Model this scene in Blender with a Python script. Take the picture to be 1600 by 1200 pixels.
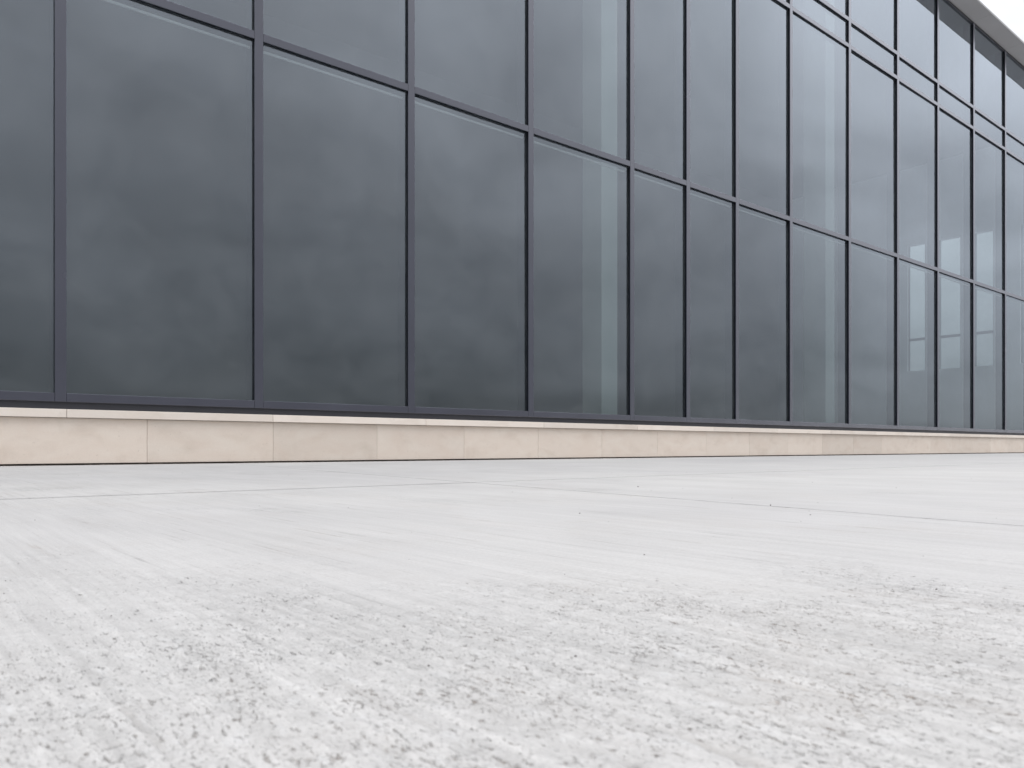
import bpy, bmesh, math, random
from mathutils import Vector
random.seed(7)
scene = bpy.context.scene
for o in list(bpy.data.objects):
    bpy.data.objects.remove(o, do_unlink=True)
COL = scene.collection

# ------------------------------------------------------------------ camera
CAM_Y, CAM_Z = -6.270, 0.127           # facade cap plane is Y = 0, X runs along it, pavement top is Z = 0
cam = bpy.data.cameras.new('camera')
cam.lens, cam.sensor_width, cam.sensor_fit = 27.34, 36.0, 'HORIZONTAL'
cam.shift_y = 99.0 / 1600.0
cam.clip_start, cam.clip_end = 0.02, 3000.0
cam.dof.use_dof = True
cam.dof.focus_distance = 2.2
cam.dof.aperture_fstop = 17.0
cam_o = bpy.data.objects.new('camera', cam)
COL.objects.link(cam_o)
cam_o.location = (0.0, CAM_Y, CAM_Z)
cam_o.rotation_euler = (math.radians(90), 0, math.radians(50.52 - 90.0))
scene.camera = cam_o

# ------------------------------------------------------------------ sky (overcast cloud deck over a Nishita sky)
SUN_EL, SUN_AZ = 62.0, 215.0           # degrees; azimuth clockwise from +Y
world = bpy.data.worlds.new('World'); scene.world = world; world.use_nodes = True
nt = world.node_tree; nt.nodes.clear()
N = lambda t, **k: _node(nt, t, **k)
def _node(tree, t, **k):
    n = tree.nodes.new(t)
    for a, b in k.items(): setattr(n, a, b)
    return n
def math_n(tree, op, a, b=None, clamp=False):
    n = tree.nodes.new('ShaderNodeMath'); n.operation = op; n.use_clamp = clamp
    for i, v in enumerate((a, b)):
        if v is None: continue
        if isinstance(v, (int, float)): n.inputs[i].default_value = v
        else: tree.links.new(v, n.inputs[i])
    return n.outputs[0]
out = N('ShaderNodeOutputWorld')
nish = N('ShaderNodeTexSky', sky_type='NISHITA', sun_disc=False)
nish.sun_elevation = math.radians(SUN_EL); nish.sun_rotation = math.radians(SUN_AZ)
bg1 = N('ShaderNodeBackground'); bg1.inputs[1].default_value = 0.11
nt.links.new(nish.outputs[0], bg1.inputs[0])
tc = N('ShaderNodeTexCoord'); sep = N('ShaderNodeSeparateXYZ')
nt.links.new(tc.outputs['Generated'], sep.inputs[0])
zz = math_n(nt, 'MAXIMUM', sep.outputs[2], 0.0)
den = math_n(nt, 'ADD', zz, 0.33)
cx = math_n(nt, 'DIVIDE', sep.outputs[0], den); cy = math_n(nt, 'DIVIDE', sep.outputs[1], den)
comb = N('ShaderNodeCombineXYZ'); nt.links.new(cx, comb.inputs[0]); nt.links.new(cy, comb.inputs[1])
nz = N('ShaderNodeTexNoise'); nz.inputs['Scale'].default_value = 2.3; nz.inputs['Detail'].default_value = 4.0
nz.inputs['Roughness'].default_value = 0.5; nz.inputs['Distortion'].default_value = 0.5
nt.links.new(comb.outputs[0], nz.inputs['Vector'])
mr = N('ShaderNodeMapRange'); mr.inputs[1].default_value = 0.3; mr.inputs[2].default_value = 0.72
mr.inputs[3].default_value = 0.76; mr.inputs[4].default_value = 1.22
nt.links.new(nz.outputs[0], mr.inputs[0])
grad = math_n(nt, 'ADD', math_n(nt, 'MULTIPLY', math_n(nt, 'POWER', zz, 1.25), 1.05), 0.135)      # overcast: dull horizon, bright zenith
lum = math_n(nt, 'MULTIPLY', grad, mr.outputs[0])
colr = N('ShaderNodeMix', data_type='RGBA', blend_type='MULTIPLY'); colr.inputs[0].default_value = 1.0
colr.inputs[6].default_value = (0.952, 0.964, 1.0, 1)
nt.links.new(lum, colr.inputs[7])
bg2 = N('ShaderNodeBackground'); bg2.inputs[1].default_value = 2.5
nt.links.new(colr.outputs[2], bg2.inputs[0])
mixw = N('ShaderNodeMixShader'); mixw.inputs[0].default_value = 0.93
nt.links.new(bg1.outputs[0], mixw.inputs[1]); nt.links.new(bg2.outputs[0], mixw.inputs[2])
nt.links.new(mixw.outputs[0], out.inputs[0])

# ------------------------------------------------------------------ veiled sun
sun = bpy.data.lights.new('sun', 'SUN'); sun.energy = 0.8; sun.angle = math.radians(30); sun.color = (1.0, 0.97, 0.93)
sun_o = bpy.data.objects.new('sun', sun); COL.objects.link(sun_o)
az = math.radians(SUN_AZ); el = math.radians(SUN_EL)
sd = Vector((math.sin(az) * math.cos(el), math.cos(az) * math.cos(el), math.sin(el)))
sun_o.rotation_euler = sd.to_track_quat('Z', 'Y').to_euler()
sun_o.location = (-6, -20, 30)

vs = scene.view_settings
vs.view_transform = 'Standard'; vs.look = 'None'; vs.exposure = 0.0; vs.gamma = 1.0; vs.use_curve_mapping = False
scene.render.engine = 'CYCLES'
scene.cycles.max_bounces = 10; scene.cycles.transparent_max_bounces = 16; scene.cycles.glossy_bounces = 6

# ------------------------------------------------------------------ material helpers
def new_mat(name):
    m = bpy.data.materials.new(name); m.use_nodes = True
    t = m.node_tree; t.nodes.clear()
    o = t.nodes.new('ShaderNodeOutputMaterial'); b = t.nodes.new('ShaderNodeBsdfPrincipled')
    t.links.new(b.outputs[0], o.inputs[0])
    return m, t, b, o
def noise(t, vec, scale, detail=3.0, rough=0.5, dist=0.0, sc=(1, 1, 1), loc=(0, 0, 0)):
    mp = t.nodes.new('ShaderNodeMapping'); mp.inputs['Scale'].default_value = sc; mp.inputs['Location'].default_value = loc
    t.links.new(vec, mp.inputs[0])
    n = t.nodes.new('ShaderNodeTexNoise')
    n.inputs['Scale'].default_value = scale; n.inputs['Detail'].default_value = detail
    n.inputs['Roughness'].default_value = rough; n.inputs['Distortion'].default_value = dist
    t.links.new(mp.outputs[0], n.inputs['Vector'])
    return n.outputs[0]
def mrange(t, v, a, b, c, d, smooth=False):
    n = t.nodes.new('ShaderNodeMapRange'); n.clamp = True
    if smooth: n.interpolation_type = 'SMOOTHSTEP'
    for i, x in enumerate((a, b, c, d)): n.inputs[i + 1].default_value = x
    t.links.new(v, n.inputs[0]); return n.outputs[0]
def mixc(t, f, a, b, mode='MIX'):
    n = t.nodes.new('ShaderNodeMix'); n.data_type = 'RGBA'; n.blend_type = mode
    for s, v in ((0, f), (6, a), (7, b)):
        if isinstance(v, (int, float)): n.inputs[s].default_value = v
        elif isinstance(v, tuple): n.inputs[s].default_value = (*v, 1)
        else: t.links.new(v, n.inputs[s])
    return n.outputs[2]
def bump(t, h, strength, dist, b, prev=None):
    n = t.nodes.new('ShaderNodeBump'); n.inputs['Strength'].default_value = strength; n.inputs['Distance'].default_value = dist
    t.links.new(h, n.inputs['Height'])
    if prev is not None: t.links.new(prev, n.inputs['Normal'])
    t.links.new(n.outputs[0], b.inputs['Normal']); return n.outputs[0]
def pos(t):
    return t.nodes.new('ShaderNodeNewGeometry').outputs['Position']

def mat_plain(name, col, rough=0.6, spec=0.5, var=0.06, scale=6.0, metallic=0.0):
    m, t, b, o = new_mat(name)
    n = noise(t, pos(t), scale, 4)
    f = mrange(t, n, 0.3, 0.7, 1 - var, 1 + var)
    c = mixc(t, 1.0, col, f, 'MULTIPLY')
    t.links.new(c, b.inputs['Base Color'])
    b.inputs['Roughness'].default_value = rough; b.inputs['Specular IOR Level'].default_value = spec
    b.inputs['Metallic'].default_value = metallic
    return m

# concrete pavement: broom finish at right angles to the facade, open pores in worn patches
def mat_concrete():
    m, t, b, o = new_mat('brushed_concrete')
    p = pos(t)
    sp = t.nodes.new('ShaderNodeSeparateXYZ'); t.links.new(p, sp.inputs[0])
    big = noise(t, p, 0.55, 3, 0.5, 0.3)
    mid = noise(t, p, 5.0, 4, 0.55, 0.4, (1.0, 0.45, 1))
    mot = noise(t, p, 70.0, 4, 0.65, 0.3, (1.0, 0.6, 1))
    fine = noise(t, p, 380.0, 2, 0.6, 0.0, (1.0, 0.6, 1))
    strk = noise(t, p, 46.0, 3, 0.6, 0.0, (1.0, 0.035, 1))
    # worn strip with open pores where people walk, plus loose patches elsewhere
    pm = noise(t, p, 2.3, 4, 0.6, 0.5, (1.0, 0.8, 1), (1.7, 9.2, 0))
    dist = math_n(t, 'ADD', math_n(t, 'MULTIPLY', sp.outputs[0], 0.60), math_n(t, 'MULTIPLY', math_n(t, 'ADD', sp.outputs[1], 6.27), 0.80))
    edge = math_n(t, 'ADD', dist, math_n(t, 'MULTIPLY', math_n(t, 'SUBTRACT', pm, 0.5), 1.3))
    strip = mrange(t, edge, 0.58, 0.95, 1.0, 0.0, True)
    patch = math_n(t, 'MAXIMUM', strip, mrange(t, pm, 0.58, 0.70, 0.0, 0.85, True))
    base = mixc(t, mrange(t, big, 0.35, 0.68, 0, 1), (0.442, 0.432, 0.426), (0.490, 0.480, 0.466))
    base = mixc(t, 1.0, base, mrange(t, mid, 0.3, 0.72, 0.94, 1.05), 'MULTIPLY')
    base = mixc(t, 1.0, base, mrange(t, strk, 0.34, 0.66, 0.965, 1.03), 'MULTIPLY')
    strk2 = noise(t, p, 170.0, 2, 0.6, 0.0, (1.0, 0.022, 1), (2.1, 0.4, 0))
    base = mixc(t, 1.0, base, mrange(t, strk2, 0.30, 0.68, 0.968, 1.02), 'MULTIPLY')
    mamp = mixc(t, patch, (1.0, 1.0, 1.0), mrange(t, mot, 0.28, 0.70, 0.88, 1.065))
    base = mixc(t, 1.0, base, mamp, 'MULTIPLY')
    base = mixc(t, 1.0, base, mrange(t, fine, 0.25, 0.75, 0.93, 1.06), 'MULTIPLY')
    strk3 = noise(t, p, 120.0, 2, 0.55, 0.1, (1.0, 0.02, 1), (6.1, 2.4, 0))
    base = mixc(t, 1.0, base, mixc(t, patch, (1.0, 1.0, 1.0), mrange(t, strk3, 0.30, 0.66, 0.90, 1.04)), 'MULTIPLY')
    # warm stains
    st = noise(t, p, 4.2, 5, 0.65, 0.8, (1, 0.7, 1), (4.2, 1.3, 0))
    base = mixc(t, math_n(t, 'MULTIPLY', mrange(t, st, 0.50, 0.72, 0, 0.3), mrange(t, mot, 0.35, 0.62, 1.0, 0.25)), base, (0.412, 0.375, 0.342))
    # pores: irregular, a little longer along the broom strokes
    w1 = noise(t, p, 285.0, 3, 0.62, 0.3, (1.0, 0.34, 1))
    w2 = noise(t, p, 640.0, 2, 0.6, 0.3, (1.0, 0.55, 1), (3, 1, 0))
    clump = noise(t, p, 22.0, 3, 0.6, 0.2, (1, 0.6, 1), (5, 5, 0))
    cl = mrange(t, clump, 0.36, 0.62, -0.03, 0.028)
    thr = math_n(t, 'SUBTRACT', math_n(t, 'SUBTRACT', 0.735, math_n(t, 'MULTIPLY', patch, 0.134)), cl)
    d1 = math_n(t, 'MULTIPLY', math_n(t, 'SUBTRACT', w1, thr), 13.0, True)
    thr2 = math_n(t, 'SUBTRACT', math_n(t, 'SUBTRACT', 0.745, math_n(t, 'MULTIPLY', patch, 0.135)), cl)
    d2 = math_n(t, 'MULTIPLY', math_n(t, 'SUBTRACT', w2, thr2), 9.0, True)
    # broom scratches: a few long deep ones
    s1 = noise(t, p, 110.0, 1, 0.5, 0.12, (1.0, 0.02, 1), (0.3, 7.7, 0))
    sbreak = noise(t, p, 14.0, 3, 0.6)
    d3 = math_n(t, 'MULTIPLY', math_n(t, 'MULTIPLY', math_n(t, 'SUBTRACT', s1, 0.60), 7.0, True), mrange(t, sbreak, 0.42, 0.62, 0.08, 1))
    pit = math_n(t, 'MAXIMUM', math_n(t, 'MAXIMUM', d1, math_n(t, 'MULTIPLY', d2, 0.75)), math_n(t, 'MULTIPLY', d3, 0.55))
    dcol = mixc(t, mrange(t, st, 0.42, 0.62, 0, 1), (0.135, 0.13, 0.125), (0.20, 0.155, 0.12))
    base = mixc(t, math_n(t, 'MULTIPLY', pit, 0.57), base, dcol)
    # pale raised paste between pores
    pale = noise(t, p, 95.0, 3, 0.6, 0.5, (1.0, 0.5, 1), (8, 2, 0))
    base = mixc(t, math_n(t, 'MULTIPLY', mrange(t, pale, 0.56, 0.70, 0, 0.35), patch), base, (0.559, 0.559, 0.557))
    t.links.new(base, b.inputs['Base Color'])
    b.inputs['Roughness'].default_value = 0.72; b.inputs['Specular IOR Level'].default_value = 0.4
    # real relief: lumps of paste and sunken pores; fine grain stays bump
    lump_h = math_n(t, 'MULTIPLY', math_n(t, 'SUBTRACT', mot, 0.5), math_n(t, 'ADD', math_n(t, 'MULTIPLY', patch, 2.2), 0.35))
    hgt = math_n(t, 'SUBTRACT', lump_h, math_n(t, 'MULTIPLY', pit, 0.75))
    hgt = math_n(t, 'ADD', hgt, math_n(t, 'MULTIPLY', math_n(t, 'SUBTRACT', strk2, 0.5), 1.2))
    dn = t.nodes.new('ShaderNodeDisplacement'); dn.inputs['Midlevel'].default_value = 0.0; dn.inputs['Scale'].default_value = 0.0017
    t.links.new(hgt, dn.inputs['Height']); t.links.new(dn.outputs[0], o.inputs['Displacement'])
    m.displacement_method = 'BOTH'
    n1 = bump(t, fine, 0.35, 0.0006, b)
    bump(t, mid, 0.25, 0.004, b, n1)
    return m

def mat_stone(name, c1, c2):
    m, t, b, o = new_mat(name)
    oi = t.nodes.new('ShaderNodeObjectInfo')
    va = t.nodes.new('ShaderNodeVectorMath'); va.operation = 'ADD'
    cmb = t.nodes.new('ShaderNodeCombineXYZ'); t.links.new(math_n(t, 'MULTIPLY', oi.outputs['Random'], 40.0), cmb.inputs[0])
    t.links.new(pos(t), va.inputs[0]); t.links.new(cmb.outputs[0], va.inputs[1]); p = va.outputs[0]
    a = noise(t, p, 2.6, 5, 0.6, 0.8, (1, 1, 2.2))
    c = mixc(t, mrange(t, a, 0.34, 0.66, 0, 1), c1, c2)
    c = mixc(t, 1.0, c, mrange(t, oi.outputs['Random'], 0, 1, 0.915, 1.05), 'MULTIPLY')
    stn = noise(t, p, 4.0, 4, 0.55, 0.3, (1, 1, 1.6), (3, 3, 3))
    c = mixc(t, mrange(t, stn, 0.52, 0.80, 0, 0.28), c, (0.38, 0.30, 0.235))
    sp = noise(t, p, 55.0, 2, 0.5, 0.3, (1, 1, 1.2))
    c = mixc(t, mrange(t, sp, 0.70, 0.78, 0, 0.4), c, (0.34, 0.28, 0.23))
    gr = noise(t, p, 180.0, 2)
    c = mixc(t, 1.0, c, mrange(t, gr, 0.3, 0.7, 0.97, 1.03), 'MULTIPLY')
    t.links.new(c, b.inputs['Base Color'])
    b.inputs['Roughness'].default_value = 0.72; b.inputs['Specular IOR Level'].default_value = 0.3
    bump(t, gr, 0.25, 0.001, b)
    return m

def mat_glass():
    m, t, b, o = new_mat('coated_glass')
    t.nodes.remove(b)
    lw = t.nodes.new('ShaderNodeLayerWeight'); lw.inputs['Blend'].default_value = 0.5
    # angle-dependent reflectance of coated double glazing, outer face only
    ramp = t.nodes.new('ShaderNodeValToRGB'); r = ramp.color_ramp
    r.elements[0].position = 0.0; r.elements[0].color = (0.15,) * 3 + (1,)
    r.elements[1].position = 1.0; r.elements[1].color = (1.0,) * 3 + (1,)
    for ps, v in ((0.15, 0.156), (0.35, 0.207), (0.47, 0.277), (0.57, 0.395), (0.68, 0.50), (0.85, 0.71)):
        e = r.elements.new(ps); e.color = (v, v, v, 1)
    gi = t.nodes.new('ShaderNodeNewGeometry')
    t.links.new(lw.outputs['Facing'], ramp.inputs[0])
    rfac = math_n(t, 'MULTIPLY', ramp.outputs[0], math_n(t, 'SUBTRACT', 1.0, gi.outputs['Backfacing']))
    gl = t.nodes.new('ShaderNodeBsdfGlossy'); gl.inputs['Roughness'].default_value = 0.0
    gl.inputs['Color'].default_value = (0.825, 0.905, 1.0, 1)
    tr = t.nodes.new('ShaderNodeBsdfTransparent'); tr.inputs['Color'].default_value = (0.83, 0.875, 0.88, 1)
    p = pos(t)
    wob = noise(t, p, 0.9, 1, 0.5, 0.0)
    bn = t.nodes.new('ShaderNodeBump'); bn.inputs['Strength'].default_value = 0.12; bn.inputs['Distance'].default_value = 0.006
    t.links.new(wob, bn.inputs['Height']); t.links.new(bn.outputs[0], gl.inputs['Normal'])
    mx = t.nodes.new('ShaderNodeMixShader')
    t.links.new(rfac, mx.inputs[0]); t.links.new(tr.outputs[0], mx.inputs[1]); t.links.new(gl.outputs[0], mx.inputs[2])
    # thin film of dust on the outside
    df = t.nodes.new('ShaderNodeBsdfDiffuse'); df.inputs['Color'].default_value = (0.55, 0.56, 0.57, 1)
    dust = noise(t, p, 2.2, 5, 0.65, 0.6)
    mx2 = t.nodes.new('ShaderNodeMixShader')
    t.links.new(mrange(t, dust, 0.35, 0.8, 0.008, 0.04), mx2.inputs[0])
    t.links.new(mx.outputs[0], mx2.inputs[1]); t.links.new(df.outputs[0], mx2.inputs[2])
    t.links.new(mx2.outputs[0], o.inputs[0])
    return m

def mat_frame(name, col, rough):
    """sealed anodised aluminium: dark body under a satin film that turns mirror-like at glancing angles"""
    m, t, b, o = new_mat(name)
    p = pos(t)
    n = noise(t, p, 2.0, 4, 0.6)
    t.links.new(mixc(t, 1.0, col, mrange(t, n, 0.3, 0.7, 0.92, 1.07), 'MULTIPLY'), b.inputs['Base Color'])
    b.inputs['Roughness'].default_value = 0.6; b.inputs['Specular IOR Level'].default_value = 0.2
    lw = t.nodes.new('ShaderNodeLayerWeight'); lw.inputs['Blend'].default_value = 0.5
    ramp = t.nodes.new('ShaderNodeValToRGB'); r = ramp.color_ramp
    r.elements[0].position = 0.0; r.elements[0].color = (0.058,) * 3 + (1,)
    r.elements[1].position = 1.0; r.elements[1].color = (0.95,) * 3 + (1,)
    for ps, v in ((0.2, 0.066), (0.35, 0.13), (0.47, 0.23), (0.57, 0.33), (0.68, 0.44)):
        e = r.elements.new(ps); e.color = (v, v, v, 1)
    t.links.new(lw.outputs['Facing'], ramp.inputs[0])
    gl = t.nodes.new('ShaderNodeBsdfGlossy'); gl.inputs['Color'].default_value = (0.93, 0.94, 1.0, 1)
    t.links.new(mrange(t, n, 0.3, 0.7, rough - 0.04, rough + 0.04), gl.inputs['Roughness'])
    mx = t.nodes.new('ShaderNodeMixShader')
    t.links.new(ramp.outputs[0], mx.inputs[0]); t.links.new(b.outputs[0], mx.inputs[1]); t.links.new(gl.outputs[0], mx.inputs[2])
    t.links.new(mx.outputs[0], o.inputs[0])
    return m

M = {}
M['concrete'] = mat_concrete()
M['stone'] = mat_stone('limestone', (0.63, 0.545, 0.473), (0.66, 0.59, 0.52))
M['coping'] = mat_stone('limestone_coping', (0.705, 0.63, 0.56), (0.73, 0.665, 0.60))
M['glass'] = mat_glass()
M['cap'] = mat_frame('anodised_aluminium', (0.033, 0.0355, 0.053), 0.24)
M['gasket'] = mat_plain('black_rubber', (0.006, 0.007, 0.012), 0.75, 0.15)
M['flash'] = mat_plain('dark_flashing', (0.04, 0.042, 0.052), 0.45, 0.4)
M['inner'] = mat_plain('inner_frame_paint', (0.05, 0.053, 0.065), 0.5, 0.4)
M['rail'] = mat_plain('blind_rail_white', (0.50, 0.51, 0.51), 0.4, 0.5)
M['soffit'] = mat_plain('soffit_aluminium', (0.365, 0.36, 0.365), 0.5, 0.4, 0.05, 1.5)
M['roof'] = mat_plain('roof_metal', (0.30, 0.30, 0.31), 0.5)
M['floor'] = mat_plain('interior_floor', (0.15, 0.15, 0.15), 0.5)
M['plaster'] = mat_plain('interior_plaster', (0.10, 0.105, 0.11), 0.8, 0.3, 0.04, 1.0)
M['endwall'] = mat_plain('white_plaster', (0.82, 0.84, 0.86), 0.8, 0.3, 0.04, 1.0)
M['column'] = mat_plain('column_paint', (0.31, 0.335, 0.325), 0.6, 0.3, 0.03, 2.0)
M['ground'] = mat_plain('asphalt', (0.06, 0.06, 0.062), 0.9, 0.2, 0.2, 3.0)
M['dirt'] = mat_plain('dirt', (0.15, 0.125, 0.105), 0.95, 0.1, 0.5, 90.0)
M['joint'] = mat_plain('joint_sealant', (0.32, 0.315, 0.31), 0.9, 0.1, 0.2, 40.0)
M['grit'] = mat_plain('grit', (0.07, 0.06, 0.055), 0.9, 0.1, 0.4, 200.0)

# ------------------------------------------------------------------ mesh helpers
def link(name, me, mat, parent=None):
    o = bpy.data.objects.new(name, me); COL.objects.link(o)
    if mat is not None and not me.materials: me.materials.append(mat)
    if parent is not None: o.parent = parent
    return o
def box_bm(bm, x0, x1, y0, y1, z0, z1, bev=0.0):
    r = bmesh.ops.create_cube(bm, size=1.0)
    for v in r['verts']:
        v.co = Vector((x0 + (v.co.x + .5) * (x1 - x0), y0 + (v.co.y + .5) * (y1 - y0), z0 + (v.co.z + .5) * (z1 - z0)))
    if bev > 0:
        es = list({e for v in r['verts'] for e in v.link_edges})
        bmesh.ops.bevel(bm, geom=es, offset=bev, segments=1, affect='EDGES')
def mesh_boxes(name, boxes, bev=0.0):
    bm = bmesh.new()
    for b in boxes: box_bm(bm, *b, bev=bev)
    me = bpy.data.meshes.new(name); bm.to_mesh(me); bm.free()
    return me
def box(name, x0, x1, y0, y1, z0, z1, mat, parent=None, bev=0.0):
    """a box whose origin is its own lower front left corner"""
    me = mesh_boxes(name, [(0, x1 - x0, 0, y1 - y0, 0, z1 - z0)], bev)
    o = link(name, me, mat, parent); o.location = (x0, y0, z0)
    return o
def boxes(name, bl, mat, parent=None, bev=0.0):
    return link(name, mesh_boxes(name, bl, bev), mat, parent)
def empty(name, loc=(0, 0, 0)):
    o = bpy.data.objects.new(name, None); COL.objects.link(o); o.location = loc; return o
def tag(o, label=None, cat=None, group=None, kind=None):
    for k, v in (('label', label), ('category', cat), ('group', group), ('kind', kind)):
        if v: o[k] = v
    return o

# ------------------------------------------------------------------ ground and pavement
def quad_prism(name, pts, z0, z1, mat, parent, bev=0.0):
    bm = bmesh.new()
    vs_ = [bm.verts.new((x, y, z1)) for x, y in pts]
    f = bm.faces.new(vs_)
    ex = bmesh.ops.extrude_face_region(bm, geom=[f])
    for v in ex['geom']:
        if isinstance(v, bmesh.types.BMVert): v.co.z = z0
    bmesh.ops.recalc_face_normals(bm, faces=bm.faces)
    if bev:
        es = [e for e in bm.edges if all(abs(v.co.z - z1) < 1e-6 for v in e.verts)]
        bmesh.ops.bevel(bm, geom=es, offset=bev, segments=2, affect='EDGES')
    me = bpy.data.meshes.new(name); bm.to_mesh(me); bm.free()
    return link(name, me, mat, parent)

bm = bmesh.new()
vsg = [bm.verts.new(c) for c in ((-900, -900, -.14), (900, -900, -.14), (900, 900, -.14), (-900, 900, -.14))]
bm.faces.new(vsg)
me = bpy.data.meshes.new('ground'); bm.to_mesh(me); bm.free()
tag(link('ground', me, M['ground']), kind='structure')

def dense_slab(xa0, xb0, xa1, xb1, y0, y1):
    """slab top as a grid: 1.3 mm steps close to the camera, coarse elsewhere; skirt down the four sides"""
    import numpy as np
    def ticks(lo, hi, dlo, dhi, step):
        t_ = np.concatenate([np.linspace(lo, dlo, 24)[:-1], np.arange(dlo, dhi, step), np.linspace(dhi, hi, 24)])
        return t_
    us = ticks(-10.9, 1.75, -0.05, 1.05, 0.0014)
    vs_y = ticks(y0, y1, -6.20, -5.05, 0.0014)
    U, V = np.meshgrid(us, vs_y)
    f = (V - y0) / (y1 - y0)
    lo = xa0 + (xa1 - xa0) * f; hi = xb0 + (xb1 - xb0) * f
    sk = (U + 10.9) / 12.65                         # stretch only the coarse margins to the skewed joints
    X = np.where(U < -0.05, lo + (U + 10.9) / (10.85) * (-0.05 - lo), np.where(U > 1.05, 1.05 + (U - 1.05) / 0.70 * (hi - 1.05), U))
    ny, nx = X.shape
    co = np.zeros((ny * nx, 3), np.float32); co[:, 0] = X.ravel(); co[:, 1] = V.ravel()
    idx = np.arange(ny * nx).reshape(ny, nx)
    q = np.stack([idx[:-1, :-1], idx[:-1, 1:], idx[1:, 1:], idx[1:, :-1]], -1).reshape(-1, 4)
    ring = np.concatenate([idx[0, :], idx[1:, -1], idx[-1, -2::-1], idx[-2:0:-1, 0]])
    base = len(co); low = co[ring].copy(); low[:, 2] = -.0115
    co = np.concatenate([co, low])
    rn = len(ring); nxt = np.roll(np.arange(rn), -1)
    side = np.stack([base + np.arange(rn), base + nxt, ring[nxt], ring], -1)
    q = np.concatenate([q, side]).astype(np.int32)
    me = bpy.data.meshes.new('concrete_slab')
    me.vertices.add(len(co)); me.vertices.foreach_set('co', co.ravel())
    me.loops.add(q.size); me.loops.foreach_set('vertex_index', q.ravel())
    me.polygons.add(len(q)); me.polygons.foreach_set('loop_start', np.arange(0, q.size, 4, dtype=np.int32))
    me.update(calc_edges=True)
    me.polygons.foreach_set('use_smooth', np.ones(len(q), bool))
    return link('concrete_slab', me, M['concrete'], pav)

Y_ROWS = [-30.0, -24.0, -19.0, -14.0, -9.0, -4.0, -0.046]
def jx(k, y):                           # skewed cross joints
    return [-46.0, -34.0, -22.0, -10.2, 2.19, 14.6 + 12.0, 40.0, 54.0][k] + 0.129 * y
pav = quad_prism('pavement', [(-52, -30), (54, -30), (54, -0.05), (-52, -0.05)], -.135, -.012, M['joint'], None)
tag(pav, kind='structure')
ga, gb = 0.0038, 0.0022
for r in range(len(Y_ROWS) - 1):
    y0, y1 = Y_ROWS[r] + ga, Y_ROWS[r + 1] - (ga if r < len(Y_ROWS) - 2 else 0)
    for k in range(7):
        if r == 4 and k == 3:            # the worn slab nearest the lens gets a fine grid so that its pores are real
            dense_slab(jx(k, y0) + gb, jx(k + 1, y0) - gb, jx(k, y1) + gb, jx(k + 1, y1) - gb, y0, y1); continue
        quad_prism('concrete_slab', [(jx(k, y0) + gb, y0), (jx(k + 1, y0) - gb, y0), (jx(k + 1, y1) - gb, y1), (jx(k, y1) + gb, y1)],
                   -.0115, 0.0, M['concrete'], pav, 0.002)

# ------------------------------------------------------------------ the glass building
bld = empty('glass_building', (8, 0, 0))
bld_parts_origin = Vector((8, 0, 0))
tag(bld, 'long glass-fronted building with dark aluminium mullions on a pale limestone plinth', 'building')
class P_:                                # parent wrapper: parts are placed in world metres
    pass
def part(o):
    o.parent = bld; o.location = Vector(o.location) - bld_parts_origin
    return o

MUL = [-6.3, -4.85, -3.4, -1.93, -0.45, 0.997, 2.429, 3.901, 5.394, 6.997, 8.067, 9.140, 10.501, 12.257, 13.976, 15.655,
       17.383, 19.139, 20.88, 22.60, 24.30]
W = 0.072                                # cap width
Z_SB, Z_ST = 0.450, 0.511                # sill cap
TR = [(3.483, 3.548), (6.625, 6.687), (7.055, 7.117)]
Z_TOP = 8.790
GY = 0.033                               # outer face of the glass
rows = [(Z_ST, TR[0][0]), (TR[0][1], TR[1][0]), (TR[1][1], TR[2][0]), (TR[2][1], Z_TOP)]

# mullions: thin aluminium cap in front, black gasket body behind it, inner frame behind the glass
cap_me = mesh_boxes('mullion', [(0, W, 0, 0.010, Z_SB, 8.822)], 0.0015)
gas_me = mesh_boxes('gasket', [(0.006, W - 0.006, 0.0105, 0.035, Z_ST - 0.03, 8.815)])
inn_me = mesh_boxes('inner_frame', [(0.002, W - 0.002, 0.062, 0.19, 0.42, 8.815)], 0.003)
for x in MUL:
    m = part(link('mullion', cap_me, M['cap'])); m.location.x += x
    g = link('gasket', gas_me, M['gasket'], m)
    link('inner_frame', inn_me, M['inner'], m)

E_ = 0.0012
for i in range(len(MUL) - 1):
    a, b_ = MUL[i] + W + E_, MUL[i + 1] - E_
    w = b_ - a
    # sill cap
    s = part(box('sill', a, b_, 0.0006, 0.0105, Z_SB, Z_ST, M['cap'], None, 0.0015))
    boxes('gasket', [(0.001, w - 0.001, 0.0105, 0.035, 0.006, Z_ST - Z_SB - 0.006)], M['gasket'], s)
    boxes('inner_frame', [(0.0, w, 0.062, 0.19, -0.02, Z_ST - Z_SB)], M['inner'], s)
    for (z0, z1) in TR:
        tr_ = part(box('transom', a, b_, 0.0006, 0.0105, z0, z1, M['cap'], None, 0.0015))
        boxes('gasket', [(-0.004, w + 0.004, 0.0105, 0.034, 0.005, z1 - z0 - 0.005)], M['gasket'], tr_)
        boxes('inner_frame', [(0.0, w, 0.062, 0.12, 0.002, z1 - z0 - 0.002)], M['inner'], tr_)
    # pale blind rail hanging behind the lower pane
    part(box('blind_rail', a + 0.004, b_ - 0.004, 0.085, 0.105, 3.436, 3.452, M['rail'], None, 0.002))
    hd = part(box('head_trim', a, b_, 0.008, 0.03, Z_TOP, 8.826, M['flash'], None, 0.001))
    # panes, each set a hair out of true
    for (z0, z1) in rows:
        pn = part(box('glass_pane', a - 0.012, b_ + 0.012, GY, GY + 0.026, z0 - 0.012, z1 + 0.012, M['glass']))
        pn.rotation_euler = (math.radians(random.uniform(-.07, .07)), 0, math.radians(random.uniform(-.07, .07)))

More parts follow.
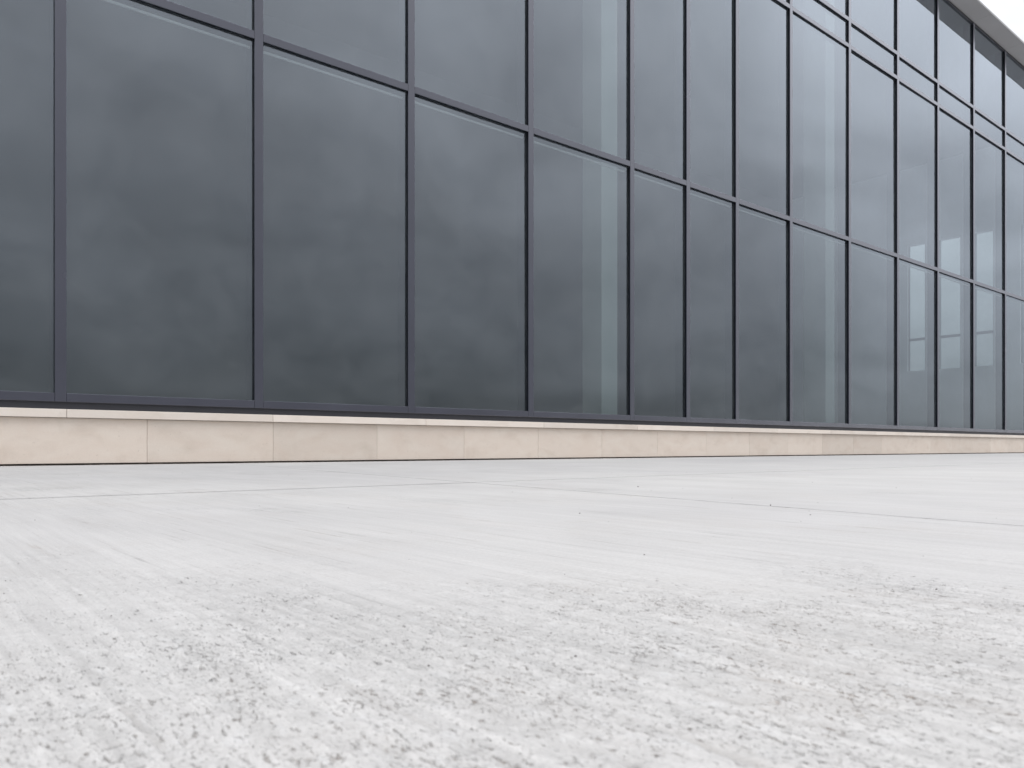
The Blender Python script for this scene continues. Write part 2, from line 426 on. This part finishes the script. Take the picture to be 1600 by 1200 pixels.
# recessed flashing between sill and coping
part(box('flashing', MUL[0], MUL[-1] + W, 0.030, 0.075, 0.380, 0.452, M['flash']))

# limestone coping and plinth slabs
xs = -6.44
while xs < 24.4:
    part(box('coping_stone', xs + .0012, min(xs + 1.5, 24.45) - .0012, -0.060, 0.06, 0.3365, 0.3955, M['coping'], None, 0.0025)); xs += 1.5
xs = -6.22
while xs < 24.4:
    part(box('plinth_slab', xs + .001, min(xs + 0.977, 24.42) - .001, -0.030 + random.uniform(-.0012, .0012), 0.01, 0.013, 0.334, M['stone'], None, 0.0015)); xs += 0.977
part(box('plinth_core', -6.2, 24.4, 0.012, 0.30, -0.10, 0.375, M['dirt']))

# soffit panels and roof
SZ, SO = 8.834, -0.345
sx = [MUL[0]] + MUL[1:]
for i in range(len(MUL) - 1):
    part(box('soffit_panel', MUL[i] + 0.003, MUL[i + 1] - 0.003, SO + 0.012, 0.010, SZ, SZ + 0.02, M['soffit'], None, 0.002))
part(box('soffit_trim', MUL[0] - .2, MUL[-1] + .3, SO, SO + 0.010, SZ - 0.004, SZ + 0.026, M['soffit'], None, 0.002))
bm = bmesh.new()
sec = [(SO + .004, SZ + .024), (SO + .004, SZ + .04), (4.0, SZ + 1.0), (9.2, SZ + 1.0), (9.2, SZ + .024)]
va_ = [bm.verts.new((MUL[0] - .2, y, z)) for y, z in sec]; vb_ = [bm.verts.new((MUL[-1] + .3, y, z)) for y, z in sec]
bm.faces.new(va_); bm.faces.new(vb_[::-1])
for i in range(len(sec)):
    j = (i + 1) % len(sec); bm.faces.new((va_[i], vb_[i], vb_[j], va_[j]))
bmesh.ops.recalc_face_normals(bm, faces=bm.faces)
me = bpy.data.meshes.new('roof'); bm.to_mesh(me); bm.free()
part(link('roof', me, M['roof']))

# interior seen dimly through the panes
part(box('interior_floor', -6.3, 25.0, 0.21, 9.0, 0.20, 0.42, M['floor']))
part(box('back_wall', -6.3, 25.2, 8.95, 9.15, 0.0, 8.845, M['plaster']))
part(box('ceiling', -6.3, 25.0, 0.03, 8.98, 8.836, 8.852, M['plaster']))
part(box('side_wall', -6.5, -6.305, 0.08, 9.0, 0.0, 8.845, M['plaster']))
XE = 25.0
wins = [(1.0, 1.54), (2.22, 2.73), (3.10, 3.72), (4.11, 4.63)]
bl = [(XE, XE + .2, 0.05, 1.0, 0.0, 8.845), (XE, XE + .2, 4.63, 8.99, 0.0, 8.845)]
for i in range(3): bl.append((XE, XE + .2, wins[i][1], wins[i + 1][0], 0.0, 8.845))
for (y0, y1) in wins:
    bl.append((XE + .001, XE + .199, y0, y1, 0.0, 2.50)); bl.append((XE + .001, XE + .199, y0, y1, 6.42, 8.844))
ew = part(boxes('end_wall', bl, M['endwall']))
for (y0, y1) in wins:
    fr = boxes('window', [(XE + .06, XE + .12, y0, y1, 3.44, 3.52), (XE + .06, XE + .12, y0, y0 + .03, 2.5, 6.42), (XE + .06, XE + .12, y1 - .03, y1, 2.5, 6.42)], M['inner'], ew)
for (y0, y1) in wins:
    boxes('window_pane', [(XE + .08, XE + .10, y0 + .02, y1 - .02, 2.505, 3.445)], M['glass'], ew)
    boxes('window_pane', [(XE + .08, XE + .10, y0 + .02, y1 - .02, 3.515, 6.415)], M['glass'], ew)
for (x0, x1, d) in ((7.024, 7.315, 0.34), (12.44, 12.738, 0.41), (1.2, 1.5, .34)):
    if x0 < 2: continue
    part(box('column', x0, x1, 0.50, 0.50 + d, 0.42, 8.836, M['column'], None, 0.006))

# ------------------------------------------------------------------ small stuff: dirt along the plinth, grit on the slabs
def lump(bm, c, r, flat=0.6):
    g = bmesh.ops.create_icosphere(bm, subdivisions=1, radius=r)
    for v in g['verts']:
        k = random.uniform(.7, 1.25)
        v.co = Vector((v.co.x * k * random.uniform(.9, 1.5), v.co.y * k, v.co.z * k * flat)) + Vector(c)
bm = bmesh.new()
for c in range(70):                      # crumbs gather in drifts along the joint, more of them towards the near end
    xc = -2.5 + 15 * random.random() ** 2.0
    wd = random.uniform(.04, .22)
    for i in range(random.randint(12, 34)):
        lump(bm, (random.gauss(xc, wd), random.gauss(-0.0445, 0.0045), random.uniform(-.002, .004)), random.uniform(.0012, .0055))
for i in range(60):
    x = -2 + 8 * random.random()
    lump(bm, (x, -0.05 - abs(random.gauss(0, .03)), 0.001), random.uniform(.0008, .0028))
me = bpy.data.meshes.new('dirt_line'); bm.to_mesh(me); bm.free()
tag(link('dirt_line', me, M['dirt']), 'crumbs of dark dirt along the foot of the plinth', 'dirt', kind='stuff')
bm = bmesh.new()
for (x, y, r) in ((0.704, -5.661, .0011), (0.734, -5.975, .0010), (1.519, -5.316, .002), (1.358, -5.501, .0016), (1.9, -4.6, .0022), (1.05, -5.2, .0015), (0.33, -5.93, .0008), (0.25, -5.89, .0007)):
    lump(bm, (x, y, r * .4), r)
for i in range(90):
    a = random.uniform(-0.2, 1.25); d = 0.35 + 4.5 * random.random() ** 1.5
    lump(bm, (d * math.sin(a), CAM_Y + d * math.cos(a), .0003), random.uniform(.0003, .0006) * (0.8 + .4 * d))
me = bpy.data.meshes.new('grit'); bm.to_mesh(me); bm.free()
tag(link('grit', me, M['grit']), 'scattered dark grit specks lying on the pale concrete', 'grit', kind='stuff')
